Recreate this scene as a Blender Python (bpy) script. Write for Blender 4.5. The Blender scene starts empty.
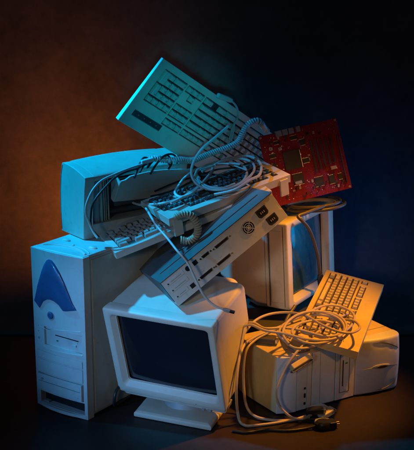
import bpy, bmesh, math, random
from mathutils import Vector, Matrix, Euler
random.seed(7)
sc = bpy.context.scene
COL = sc.collection
PI = math.pi

# ------------------------------------------------------------------ materials
def new_mat(name):
    m = bpy.data.materials.new(name); m.use_nodes = True
    nt = m.node_tree; b = nt.nodes['Principled BSDF']
    return m, nt, b

def plastic(name, col, rough=.42, vary=.10, bump=.12, grain=900., metal=0., dirt=.24, dirtcol=None, spec=.5):
    """moulded plastic / painted steel: faint mottling, fine grain, some grime and scuffs"""
    m, nt, b = new_mat(name); N = nt.nodes; L = nt.links
    tc = N.new('ShaderNodeTexCoord')
    n1 = N.new('ShaderNodeTexNoise'); n1.inputs['Scale'].default_value = 9; n1.inputs['Detail'].default_value = 6
    n1.inputs['Roughness'].default_value = .65
    n2 = N.new('ShaderNodeTexNoise'); n2.inputs['Scale'].default_value = grain; n2.inputs['Detail'].default_value = 2
    n3 = N.new('ShaderNodeTexNoise'); n3.inputs['Scale'].default_value = 42; n3.inputs['Detail'].default_value = 8
    n3.inputs['Distortion'].default_value = .8
    for n in (n1, n2, n3): L.new(tc.outputs['Object'], n.inputs['Vector'])
    r1 = N.new('ShaderNodeValToRGB')
    c = Vector(col); r1.color_ramp.elements[0].position = .3; r1.color_ramp.elements[1].position = .72
    r1.color_ramp.elements[0].color = (*(c*(1-vary*1.5)), 1); r1.color_ramp.elements[1].color = (*(c*(1+vary*.6)), 1)
    L.new(n1.outputs['Fac'], r1.inputs['Fac'])
    r3 = N.new('ShaderNodeValToRGB'); r3.color_ramp.elements[0].position = .56; r3.color_ramp.elements[1].position = .78
    r3.color_ramp.elements[0].color = (0, 0, 0, 1); r3.color_ramp.elements[1].color = (dirt, dirt, dirt, 1)
    L.new(n3.outputs['Fac'], r3.inputs['Fac'])
    mx = N.new('ShaderNodeMix'); mx.data_type = 'RGBA'
    dc = dirtcol or tuple(c*.35)
    mx.inputs['B'].default_value = (*dc, 1)
    L.new(r3.outputs['Color'], mx.inputs['Factor']); L.new(r1.outputs['Color'], mx.inputs['A'])
    L.new(mx.outputs['Result'], b.inputs['Base Color'])
    mr = N.new('ShaderNodeMapRange'); mr.inputs['To Min'].default_value = rough-.08; mr.inputs['To Max'].default_value = rough+.16
    L.new(n3.outputs['Fac'], mr.inputs['Value']); L.new(mr.outputs['Result'], b.inputs['Roughness'])
    bp = N.new('ShaderNodeBump'); bp.inputs['Strength'].default_value = bump; bp.inputs['Distance'].default_value = .0006
    L.new(n2.outputs['Fac'], bp.inputs['Height']); L.new(bp.outputs['Normal'], b.inputs['Normal'])
    b.inputs['Metallic'].default_value = metal
    b.inputs['Specular IOR Level'].default_value = spec
    return m

def simple(name, col, rough=.4, metal=0., coat=0., spec=.5):
    m, nt, b = new_mat(name); N = nt.nodes; L = nt.links
    tc = N.new('ShaderNodeTexCoord'); n = N.new('ShaderNodeTexNoise'); n.inputs['Scale'].default_value = 60; n.inputs['Detail'].default_value = 5
    L.new(tc.outputs['Object'], n.inputs['Vector'])
    r = N.new('ShaderNodeValToRGB'); c = Vector(col)
    r.color_ramp.elements[0].color = (*(c*.8), 1); r.color_ramp.elements[1].color = (*(c*1.15), 1)
    L.new(n.outputs['Fac'], r.inputs['Fac']); L.new(r.outputs['Color'], b.inputs['Base Color'])
    mr = N.new('ShaderNodeMapRange'); mr.inputs['To Min'].default_value = max(.03, rough-.06); mr.inputs['To Max'].default_value = rough+.1
    L.new(n.outputs['Fac'], mr.inputs['Value']); L.new(mr.outputs['Result'], b.inputs['Roughness'])
    b.inputs['Metallic'].default_value = metal; b.inputs['Coat Weight'].default_value = coat
    b.inputs['Specular IOR Level'].default_value = spec
    return m

M = {}
M['beige'] = plastic('beige_plastic', (.58, .54, .46))
M['cream'] = plastic('cream_plastic', (.66, .61, .50), vary=.07)
M['tower'] = plastic('tower_plastic', (.60, .58, .54), rough=.38)
M['steel'] = plastic('painted_steel', (.50, .48, .44), rough=.40, bump=.08, grain=1400)
M['lamplit'] = plastic('lamplit_plastic', (.60, .46, .21), vary=.12)  # beige with the warm lamp's yellow put into the base colour
M['rearsteel'] = plastic('rear_steel', (.68, .66, .61), rough=.35, metal=.15, bump=.06, dirt=.25)
M['grey'] = plastic('grey_plastic', (.34, .34, .33))
M['darkgrey'] = plastic('dark_grey_plastic', (.06, .06, .06))
M['well'] = plastic('shaded_key_well', (.018, .018, .018), rough=.6)
M['black'] = simple('black_plastic', (.012, .012, .013), .35)
M['hole'] = simple('dark_cavity', (.006, .006, .006), .8)
M['key'] = plastic('keycap_light', (.60, .56, .48), rough=.33, vary=.06, bump=.08)
M['keygrey'] = plastic('keycap_grey', (.33, .32, .30), rough=.33, vary=.06, bump=.08)
M['keydim'] = plastic('keycap_old', (.40, .38, .34), rough=.36, vary=.1, bump=.08, dirt=.6)
M['keydark'] = plastic('keycap_dark', (.085, .085, .09), rough=.33, vary=.1, bump=.08)
M['keyold'] = plastic('keycap_stained', (.26, .25, .23), rough=.33, vary=.1, bump=.08)
M['case7'] = plastic('worn_case', (.56, .50, .42))
M['shadedsteel'] = plastic('shaded_steel', (.10, .095, .09), rough=.45, dirt=.4)  # dark tone stands in for the shadow lying on the desktop's lid
M['keylamplit'] = plastic('keycap_lamplit', (.62, .50, .27), rough=.33, vary=.1, bump=.08)  # lamp yellow put into the beige of these keys as well
M['ink'] = simple('legend_ink', (.03, .03, .03), .5)
M['fin'] = simple('blue_fin', (.035, .11, .235), .26, coat=.5)
M['screen'] = simple('crt_glass', (.011, .013, .019), .10, coat=.6)
M['screen_reflect'] = simple('crt_glass_reflect', (.03, .085, .13), .24, coat=.6)  # blue in the base colour stands in for the reflection on this screen
M['cable'] = plastic('grey_cable', (.55, .54, .51), rough=.4, bump=.03)
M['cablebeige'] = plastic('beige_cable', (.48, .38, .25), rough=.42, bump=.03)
M['cableblack'] = simple('black_cable', (.020, .020, .022), .38)
M['cablethick'] = simple('dark_thick_cable', (.10, .085, .07), .38)
M['metal'] = simple('bare_metal', (.62, .60, .56), .28, metal=1.)
M['copper'] = simple('gold_contacts', (.8, .55, .2), .3, metal=1.)
M['chip'] = simple('chip_black', (.030, .020, .022), .45)
M['white'] = simple('white_part', (.75, .72, .68), .4)
M['tan'] = simple('tan_connector', (.62, .45, .30), .45)
M['slot'] = simple('slot_plastic', (.10, .05, .055), .5)
M['green_led'] = simple('led_lens', (.05, .25, .10), .2)
M['smoke'] = simple('smoked_window', (.02, .035, .04), .15)

def board_material():
    m, nt, b = new_mat('red_circuit_board'); N = nt.nodes; L = nt.links
    tc = N.new('ShaderNodeTexCoord')
    br = N.new('ShaderNodeTexBrick'); br.inputs['Scale'].default_value = 85; br.inputs['Mortar Size'].default_value = .035
    br.offset = .37; br.inputs['Brick Width'].default_value = 1.9; br.inputs['Row Height'].default_value = .16
    br.inputs['Color1'].default_value = (.36, .006, .035, 1); br.inputs['Color2'].default_value = (.22, .004, .022, 1)
    br.inputs['Mortar'].default_value = (.50, .05, .07, 1)
    L.new(tc.outputs['Object'], br.inputs['Vector'])
    vo = N.new('ShaderNodeTexVoronoi'); vo.inputs['Scale'].default_value = 190; vo.feature = 'F1'
    L.new(tc.outputs['Object'], vo.inputs['Vector'])
    rp = N.new('ShaderNodeValToRGB'); rp.color_ramp.elements[0].position = .12; rp.color_ramp.elements[1].position = .17
    rp.color_ramp.elements[0].color = (1, 1, 1, 1); rp.color_ramp.elements[1].color = (0, 0, 0, 1)
    L.new(vo.outputs['Distance'], rp.inputs['Fac'])
    nz = N.new('ShaderNodeTexNoise'); nz.inputs['Scale'].default_value = 24; nz.inputs['Detail'].default_value = 3
    L.new(tc.outputs['Object'], nz.inputs['Vector'])
    r2 = N.new('ShaderNodeValToRGB'); r2.color_ramp.elements[0].position = .38; r2.color_ramp.elements[1].position = .5
    L.new(nz.outputs['Fac'], r2.inputs['Fac'])
    mu = N.new('ShaderNodeMath'); mu.operation = 'MULTIPLY'
    L.new(rp.outputs['Color'], mu.inputs[0]); L.new(r2.outputs['Color'], mu.inputs[1])
    mx = N.new('ShaderNodeMix'); mx.data_type = 'RGBA'; mx.inputs['B'].default_value = (.60, .36, .34, 1)
    L.new(mu.outputs[0], mx.inputs['Factor']); L.new(br.outputs['Color'], mx.inputs['A'])
    L.new(mx.outputs['Result'], b.inputs['Base Color'])
    b.inputs['Roughness'].default_value = .5; b.inputs['Specular IOR Level'].default_value = .15
    bp = N.new('ShaderNodeBump'); bp.inputs['Strength'].default_value = .4; bp.inputs['Distance'].default_value = .0005
    L.new(br.outputs['Fac'], bp.inputs['Height']); L.new(bp.outputs['Normal'], b.inputs['Normal'])
    return m
M['board'] = board_material()

def canvas_material(name, dark, light, scale, rough, bump=.35, weave=True):
    m, nt, b = new_mat(name); N = nt.nodes; L = nt.links
    tc = N.new('ShaderNodeTexCoord')
    n1 = N.new('ShaderNodeTexNoise'); n1.inputs['Scale'].default_value = scale; n1.inputs['Detail'].default_value = 9; n1.inputs['Roughness'].default_value = .62
    n2 = N.new('ShaderNodeTexNoise'); n2.inputs['Scale'].default_value = scale*14; n2.inputs['Detail'].default_value = 6
    n3 = N.new('ShaderNodeTexNoise'); n3.inputs['Scale'].default_value = 420; n3.inputs['Detail'].default_value = 2
    for n in (n1, n2, n3): L.new(tc.outputs['Object'], n.inputs['Vector'])
    a = N.new('ShaderNodeMath'); a.operation = 'MULTIPLY_ADD'; a.inputs[1].default_value = .35
    L.new(n2.outputs['Fac'], a.inputs[0]); L.new(n1.outputs['Fac'], a.inputs[2])
    r = N.new('ShaderNodeValToRGB'); r.color_ramp.elements[0].position = .45; r.color_ramp.elements[1].position = .9
    r.color_ramp.elements[0].color = (*dark, 1); r.color_ramp.elements[1].color = (*light, 1)
    L.new(a.outputs[0], r.inputs['Fac']); L.new(r.outputs['Color'], b.inputs['Base Color'])
    b.inputs['Roughness'].default_value = rough; b.inputs['Specular IOR Level'].default_value = .3
    ad = N.new('ShaderNodeMath'); ad.operation = 'MULTIPLY_ADD'; ad.inputs[1].default_value = .5
    L.new(n3.outputs['Fac'], ad.inputs[0]); L.new(n2.outputs['Fac'], ad.inputs[2])
    bp = N.new('ShaderNodeBump'); bp.inputs['Strength'].default_value = bump; bp.inputs['Distance'].default_value = .004
    L.new(ad.outputs[0], bp.inputs['Height']); L.new(bp.outputs['Normal'], b.inputs['Normal'])
    return m
M['canvas'] = canvas_material('painted_canvas', (.045, .038, .035), (.115, .095, .085), 3.2, .85)
M['floor'] = canvas_material('dark_floor', (.016, .0095, .009), (.036, .020, .017), 4., .5, .3)

# ------------------------------------------------------------------ geometry helpers
def catmull(pts, n=8, closed=False):
    P = [Vector(p) for p in pts]; out = []
    N = len(P); seg = N if closed else N-1
    for i in range(seg):
        if closed: p0, p1, p2, p3 = P[(i-1) % N], P[i], P[(i+1) % N], P[(i+2) % N]
        else: p0, p1, p2, p3 = P[max(i-1, 0)], P[i], P[i+1], P[min(i+2, N-1)]
        for k in range(n):
            t = k/n
            out.append(.5*((2*p1)+(-p0+p2)*t+(2*p0-5*p1+4*p2-p3)*t*t+(-p0+3*p1-3*p2+p3)*t**3))
    if not closed: out.append(P[-1].copy())
    return out

def rr(hw, bot, top, r, n=4, cx=0.):
    """rounded rectangle outline in (x, z), counter-clockwise"""
    out = []
    for (sx, zc, a0) in ((1, top-r, 0), (-1, top-r, 90), (-1, bot+r, 180), (1, bot+r, 270)):
        for k in range(n+1):
            a = math.radians(a0+90*k/n)
            out.append((cx+sx*(hw-r)+r*math.cos(a), zc+r*math.sin(a)))
    return out

class G:
    def __init__(s): s.bm = bmesh.new(); s.m = 0
    def f(s, vs):
        try: fc = s.bm.faces.new(vs); fc.material_index = s.m; return fc
        except ValueError: return None
    def box(s, x0, x1, y0, y1, z0, z1, mat=None):
        v = [s.bm.verts.new(p) for p in ((x0,y0,z0),(x1,y0,z0),(x1,y1,z0),(x0,y1,z0),(x0,y0,z1),(x1,y0,z1),(x1,y1,z1),(x0,y1,z1))]
        if mat is not None: v_ = mat; [setattr(q, 'co', v_ @ q.co) for q in v]
        for a in ((3,2,1,0),(4,5,6,7),(0,1,5,4),(1,2,6,5),(2,3,7,6),(3,0,4,7)): s.f([v[i] for i in a])
        return s
    def loft(s, secs, cap0=True, cap1=True, closed=True):
        rows = [[s.bm.verts.new(p) for p in sec] for sec in secs]
        n = len(rows[0])
        for a, b in zip(rows, rows[1:]):
            for i in range(n if closed else n-1):
                j = (i+1) % n; s.f([a[i], a[j], b[j], b[i]])
        if cap0: s.f(rows[0][::-1])
        if cap1: s.f(rows[-1])
        return s
    def prism(s, poly, fn, a, b):
        """poly in 2-D, fn(u, v, w) -> xyz, from w=a to w=b"""
        s.loft([[fn(u, v, a) for u, v in poly], [fn(u, v, b) for u, v in poly]]); return s
    def cyl(s, c, ax, r, h, n=20, r2=None):
        c = Vector(c); ax = Vector(ax).normalized(); q = ax.to_track_quat('Z', 'Y'); r2 = r if r2 is None else r2
        s.loft([[c+q @ Vector((rr_*math.cos(2*PI*i/n), rr_*math.sin(2*PI*i/n), z)) for i in range(n)] for rr_, z in ((r, 0), (r2, h))]); return s
    def ring(s, c, ax, R, r, n=28, m=6):
        c = Vector(c); q = Vector(ax).normalized().to_track_quat('Z', 'Y')
        s.tube([c+q @ Vector((R*math.cos(2*PI*i/n), R*math.sin(2*PI*i/n), 0)) for i in range(n)], r, m, closed=True); return s
    def tube(s, pts, r, n=8, closed=False):
        P = [Vector(p) for p in pts]; N = len(P); rows = []; up = None
        for i in range(N):
            if closed: t = P[(i+1) % N]-P[i-1]
            else: t = P[min(i+1, N-1)]-P[max(i-1, 0)]
            if t.length < 1e-9: t = Vector((0, 0, 1))
            t.normalize()
            if up is None:
                up = Vector((0, 0, 1)) if abs(t.z) < .9 else Vector((1, 0, 0))
            up = (up-t*up.dot(t))
            if up.length < 1e-5: up = t.orthogonal()
            up.normalize(); sd = t.cross(up)
            rad = r(i/(N-1)) if callable(r) else r
            rows.append([s.bm.verts.new(P[i]+(up*math.cos(2*PI*k/n)+sd*math.sin(2*PI*k/n))*rad) for k in range(n)])
        rng = range(N) if closed else range(N-1)
        for i in rng:
            a, b = rows[i], rows[(i+1) % N]
            for k in range(n): s.f([a[k], a[(k+1) % n], b[(k+1) % n], b[k]])
        if not closed: s.f(rows[0][::-1]); s.f(rows[-1])
        return s
    def coil(s, path, R, r, pitch, n=6):
        P = catmull(path, 16); out = []; L = 0; up = Vector((0, 0, 1))
        for i in range(1, len(P)):
            a, b = P[i-1], P[i]; t = (b-a); l = t.length
            if l < 1e-7: continue
            t.normalize(); steps = max(2, int(l/pitch*10))
            up = (up-t*up.dot(t)); up.normalize(); sd = t.cross(up)
            for k in range(steps):
                q = a.lerp(b, k/steps); ph = 2*PI*(L+l*k/steps)/pitch
                out.append(q+(up*math.cos(ph)+sd*math.sin(ph))*R)
            L += l
        s.tube(out, r, n); return s
    def grid(s, u0, u1, v0, v1, holes, wt, wb, fn, extra_u=(), extra_v=()):
        """plate with rectangular recesses: holes = (u0,u1,v0,v1,w_floor); fn(u,v,w) -> xyz"""
        us = sorted({round(x, 6) for x in [u0, u1, *extra_u] + [h[0] for h in holes]+[h[1] for h in holes]})
        vs = sorted({round(x, 6) for x in [v0, v1, *extra_v] + [h[2] for h in holes]+[h[3] for h in holes]})
        H = {}
        def lev(i, j):
            if not (0 <= i < len(us)-1 and 0 <= j < len(vs)-1): return wb
            uc, vc = (us[i]+us[i+1])/2, (vs[j]+vs[j+1])/2
            for h in holes:
                if h[0] < uc < h[1] and h[2] < vc < h[3]: return h[4]
            return wt
        V = {}
        def vert(u, v, w):
            k = (u, v, round(w, 6))
            if k not in V: V[k] = s.bm.verts.new(fn(u, v, w))
            return V[k]
        for i in range(len(us)-1):
            for j in range(len(vs)-1):
                w = lev(i, j); a, b, c, d = us[i], us[i+1], vs[j], vs[j+1]
                s.f([vert(a,c,w), vert(b,c,w), vert(b,d,w), vert(a,d,w)])
                s.f([vert(a,d,wb), vert(b,d,wb), vert(b,c,wb), vert(a,c,wb)])
                for (di, dj, e) in ((1,0,((b,c),(b,d))), (0,1,((b,d),(a,d)))):
                    w2 = lev(i+di, j+dj)
                    if abs(w2-w) > 1e-7:
                        (p, q) = e; s.f([vert(*p,w), vert(*q,w), vert(*q,w2), vert(*p,w2)])
                for (di, dj, e) in ((-1,0,((a,d),(a,c))), (0,-1,((a,c),(b,c)))):
                    ii, jj = i+di, j+dj
                    if ii < 0 or jj < 0:
                        (p, q) = e; s.f([vert(*p,w), vert(*q,w), vert(*q,wb), vert(*p,wb)])
        return s
    def make(s, name, mats, parent=None, bevel=.0, seg=2, smooth=True, W=None, sharp=40):
        bmesh.ops.recalc_face_normals(s.bm, faces=s.bm.faces)
        me = bpy.data.meshes.new(name)
        if smooth:
            for fc in s.bm.faces: fc.smooth = True
            if not bevel:
                for e in s.bm.edges:
                    if len(e.link_faces) == 2 and e.calc_face_angle(0) > math.radians(sharp): e.smooth = False
        s.bm.to_mesh(me); s.bm.free()
        for m in (mats if isinstance(mats, (list, tuple)) else [mats]): me.materials.append(m)
        o = bpy.data.objects.new(name, me); COL.objects.link(o)
        if bevel:
            md = o.modifiers.new('bevel', 'BEVEL'); md.width = bevel; md.segments = seg; md.limit_method = 'ANGLE'
            md.angle_limit = math.radians(35); md.harden_normals = True; md.use_clamp_overlap = True
        if parent is not None:
            o.parent = parent
            if W is not None: o.matrix_local = WM(parent).inverted() @ W
        elif W is not None: o.matrix_world = W
        return o

def WM(o):
    m = o.matrix_basis.copy()
    while o.parent: o = o.parent; m = o.matrix_basis @ m
    return m
def TR(loc, rot=(0, 0, 0)): return Matrix.Translation(Vector(loc)) @ Euler(rot).to_matrix().to_4x4()
def thing(name, label, cat, mat, group=None):
    o = bpy.data.objects.new(name, None); COL.objects.link(o); o.empty_display_size = .05
    o.location = mat.to_translation(); o.rotation_euler = mat.to_euler()
    o['label'] = label; o['category'] = cat
    if group: o['group'] = group
    return o
def tag(o, label, cat, group=None):
    o['label'] = label; o['category'] = cat
    if group: o['group'] = group
    return o
XZ = lambda u, v, w: (u, -w, v)      # front panels: u right, v up, w towards the viewer
XY = lambda u, v, w: (u, v, w)

# ------------------------------------------------------------------ lettering
_txt = {}
def text_polys(body):
    if body not in _txt:
        cu = bpy.data.curves.new('t', 'FONT'); cu.body = body; cu.size = 1; cu.resolution_u = 1
        cu.align_x = 'LEFT'; cu.align_y = 'TOP'
        ob = bpy.data.objects.new('t', cu); COL.objects.link(ob)
        bpy.context.view_layer.update()
        me = ob.to_mesh()
        _txt[body] = ([v.co.copy() for v in me.vertices], [list(p.vertices) for p in me.polygons])
        ob.to_mesh_clear(); bpy.data.objects.remove(ob); bpy.data.curves.remove(cu)
    return _txt[body]
def add_text(g, body, fn, size, mi):
    vs, ps = text_polys(body); old = g.m; g.m = mi
    bv = [g.bm.verts.new(fn(v.x*size, v.y*size)) for v in vs]
    for p in ps: g.f([bv[i] for i in p])
    g.m = old

# ------------------------------------------------------------------ the setting
def setting():
    g = G()
    g.loft([[(-6, -3.5, 0), (6, -3.5, 0), (6, 1.55, 0), (-6, 1.55, 0)], [(-6, -3.5, -.05), (6, -3.5, -.05), (6, 1.55, -.05), (-6, 1.55, -.05)]])
    o = g.make('floor', M['floor'], smooth=False); o['kind'] = 'structure'
    g = G(); nx = 90; rows = []
    prof = [(1.02, .004)]+[(1.06+.40*math.sin(q*PI/28), .004+.40*(1-math.cos(q*PI/28))) for q in range(15)]+[(1.46, .404+.12*q) for q in range(1, 32)]
    for (py, z) in prof:
        m_ = min(1, z/.4)
        rows.append([g.bm.verts.new((-4+8*i/nx, py+m_*(.014*math.sin(i*.55+.6*math.sin(z*1.7))+.009*math.sin(i*1.3+z)), z)) for i in range(nx+1)])
    for a, b in zip(rows, rows[1:]):
        for i in range(nx): g.f([a[i], a[i+1], b[i+1], b[i]])
    o = g.make('backdrop', M['canvas']); o['kind'] = 'structure'
    sl = o.modifiers.new('thick', 'SOLIDIFY'); sl.thickness = .01; sl.offset = 0
setting()

# ------------------------------------------------------------------ keyboards
MAIN = [
 (0, 0, 'Ctrl:1.5 _:1 Alt:1.5 SP:7 Alt:1.5 _:1 Ctrl:1.5'),
 (0, 1, 'Shift:2.25 Z X C V B N M , . / Shift:2.75'),
 (0, 2, 'Caps:1.75 A S D F G H J K L ; \' Enter:2.25'),
 (0, 3, 'Tab:1.5 Q W E R T Y U I O P [ ] \\:1.5'),
 (0, 4, '` 1 2 3 4 5 6 7 8 9 0 - = Back:2'),
 (0, 5.5, 'Esc'), (2, 5.5, 'F1 F2 F3 F4'), (6.5, 5.5, 'F5 F6 F7 F8'), (11, 5.5, 'F9 F10 F11 F12'),
 (15.25, 5.5, 'Prt Scr Pau'), (15.25, 4, 'Ins Home PgU'), (15.25, 3, 'Del End PgD'),
 (16.25, 1, '^'), (15.25, 0, '< v >'),
 (18.5, 4, 'Num / * -'), (18.5, 3, '7 8 9'), (18.5, 2, '4 5 6'), (18.5, 1, '1 2 3'), (18.5, 0, '0:2 .'),
]
TALL = [(21.5, 2, '+'), (21.5, 0, 'Ent')]
WELLS = [(0, 15, 0, 5), (0, 1, 5.5, 6.5), (2, 6, 5.5, 6.5), (6.5, 10.5, 5.5, 6.5), (11, 15, 5.5, 6.5), (15.25, 18.25, 5.5, 6.5),
         (15.25, 18.25, 3, 5), (15.25, 18.25, 0, 1), (16.25, 17.25, 1, 2), (18.5, 22.5, 0, 5)]

def keyboard(label, mat, L, W, ux, uy, x0, y0, case, keym, greym, hf=.016, hb=.030, feet=True, gx=.0030, gy=.0030, lcd=None, leds=False, ink='ink', foot_ang=0., group=None):
    """local frame: x from Esc to the number pad, y from space bar to the rear edge, z = 0 the top of the case"""
    root = thing('keyboard', label, 'keyboard', mat, group)
    sl = 0.
    m = .0012
    holes = [(x0+a*ux-m, x0+b*ux+m, y0+c*uy-m, y0+d*uy+m, -.006) for a, b, c, d in WELLS]
    if lcd: holes.append((*lcd, -.002))
    # the case: flat top, underside falls away to the rear
    def fn(u, v, w):
        if w <= -.0119: w = -(hf+(hb-hf)*v/W)
        return (u, v, w)
    g = G(); g.grid(0, L, 0, W, holes, 0, -.012, fn)
    g.make('case', M[case], root, bevel=.0026, seg=2)
    # floor of every well, near black in place of the shadow between keys
    g = G()
    for h in holes[:len(WELLS)]: g.box(h[0]+.0008, h[1]-.0008, h[2]+.0008, h[3]-.0008, -.0058, -.0045)
    g.make('well_shade', M['well'], root, smooth=False)
    # raised line along the edge of the case
    cache = {}
    def key(u, v, wu, hu, body, mt):
        kw, kh = wu*ux-gx, hu*uy-gy
        g = G(); cx = kw/2; cy = kh/2
        def sec(ix, iy0, iy1, z): return [(ix, iy0, z), (kw-ix, iy0, z), (kw-ix, kh-iy1, z), (ix, kh-iy1, z)]
        g.loft([sec(0, 0, 0, 0), sec(.0009, .0008, .0008, .0045), sec(.0024, .0022, .0012, .0098), sec(.0032, .0030, .0020, .0104)])
        if body not in ('SP', '_'):
            s_ = .0098 if len(body) == 1 else .0050
            add_text(g, body, lambda a, b: (.0036+a, kh-.0026+b, .01047), s_, 1)
        o = g.make('key', [M[mt], M[ink]], root, smooth=False)
        o.location = (x0+u*ux+gx/2, y0+v*uy+gy/2, -.0048)
        o.rotation_euler = (random.uniform(-.012, .012), random.uniform(-.012, .012), random.uniform(-.008, .008))
        return o
    allk = []
    for u, v, row in MAIN:
        for tok in row.split(' '):
            body, _, wd = tok.partition(':')
            wd = float(wd) if wd else 1.
            if body == '': continue
            allk.append((u, v, wd, 1, body)); u += wd
    for u, v, b in TALL: allk.append((u, v, 1, 2, b))
    over = []
    grey = {'Ctrl', 'Alt', 'Shift', 'Caps', 'Tab', 'Enter', 'Back', 'Esc', 'F5', 'F6', 'F7', 'F8', 'Ins', 'Home', 'PgU', 'Del', 'End', 'PgD', '^', '<', 'v', '>', 'Prt', 'Scr', 'Pau', 'Num', '*', '+', 'Ent'}
    ks = [(u, v, w, h, b) for (u, v, w, h, b) in allk if b != '_']
    for i, (u, v, w, h, b) in enumerate(ks[:100]):
        key(u, v, w, h, b, greym if b in grey else keym)
    rest = ks[100:]
    if rest:
        g = G()
        for (u, v, w, h, b) in rest:
            X, Y, kw, kh = x0+u*ux+.0006, y0+v*uy+.0006, w*ux-.0012, h*uy-.0012
            def sec(ix, a, c, z): return [(X+ix, Y+a, z), (X+kw-ix, Y+a, z), (X+kw-ix, Y+kh-c, z), (X+ix, Y+kh-c, z)]
            g.loft([sec(0, 0, 0, -.0048), sec(.0009, .0008, .0008, -.0003), sec(.0024, .0022, .0012, .005), sec(.0032, .003, .002, .0056)])
        o = g.make('key', M[keym], root, smooth=False); o['kind'] = 'stuff'
    if lcd:
        a, b, c, d = lcd
        g = G(); g.box(a+.001, b-.001, c+.001, d-.001, -.0018, -.0006)
        g.make('indicator_window', M['smoke'], root, bevel=.0005, seg=1)
        for k in range(4):
            g = G(); xx = a+(b-a)*(.18+.21*k); g.cyl((xx, (c+d)/2, -.0006), (0, 0, 1), .0016, .0006, 10)
            g.make('indicator_lamp', M['grey'], root)
    if leds:
        for k in range(3):
            xx = x0+(19.2+1.1*k)*ux; yy = y0+6.05*uy
            g = G(); g.cyl((xx, yy, -.0003), (0, 0, 1), .0022, .0012, 12); g.make('indicator_lamp', M['ink'], root)
            g = G(); g.box(xx-.004, xx+.004, yy+.006, yy+.0075, -.0004, .0002); g.make('lamp_mark', M['ink'], root, smooth=False)
    if feet:
        for fx in (.012, L-.040):
            g = G(); g.box(0, .028, -.006, 0, -.050, 0)
            g.box(.004, .024, -.0075, -.006, -.044, -.008)
            o = g.make('foot', M[case], root, bevel=.0012)
            o.location = (fx, W+.004, -.008); o.rotation_euler = (foot_ang, 0, 0)
    return root

def flip(loc, rot, L, W): return TR(loc, rot) @ Matrix.Translation((L, W, 0)) @ Matrix.Rotation(PI, 4, 'Z')

# large keyboard standing on its side at the top of the pile
K9 = TR((.1808, .9233, .7191), (-1.9605, -.5315, 3.9389)) @ Matrix.Translation((-.115, 0, 0))
keyboard('large keyboard standing tilted at the very top of the pile, its number pad uppermost', K9, .615, .212, .0252, .0208, .0165, .021,
         'cream', 'key', 'key', hf=.0095, hb=.015, feet=False, gx=.0068, gy=.0038, lcd=(.466, .588, .160, .180))
# keyboard lying above the tower, left end over its edge
K8 = TR((-.2506, .4417, .4652), (.0978, -.2818, .3716))
keyboard('keyboard lying lowest on the left, its Esc key end resting on the standing tower', K8, .485, .168, .0190, .0185, .022, .020,
         'beige', 'keydim', 'keydim', hf=.020, hb=.022, feet=False)
# keyboard upside across it, rear edge and feet to the viewer
K7 = flip((-.1039, .4698, .554), (.1307, -.1753, .5777), .42, .15)
keyboard('keyboard showing its rear edge and two flipped out feet, cord loops on its keys', K7, .42, .15, .0167, .0172, .028, .014,
         'case7', 'keydark', 'keydark', ink='keydim', hf=.018, hb=.024, feet=True, foot_ang=.05)
# keyboard on the lying tower
K10 = flip((.417, .3993, .1931), (.1824, -.1064, 1.2677), .46, .185)
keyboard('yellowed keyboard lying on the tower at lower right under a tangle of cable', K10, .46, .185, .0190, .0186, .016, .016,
         'lamplit', 'keylamplit', 'keylamplit', hf=.018, hb=.026, feet=False, gx=.0042, gy=.0034, leds=True)

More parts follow.
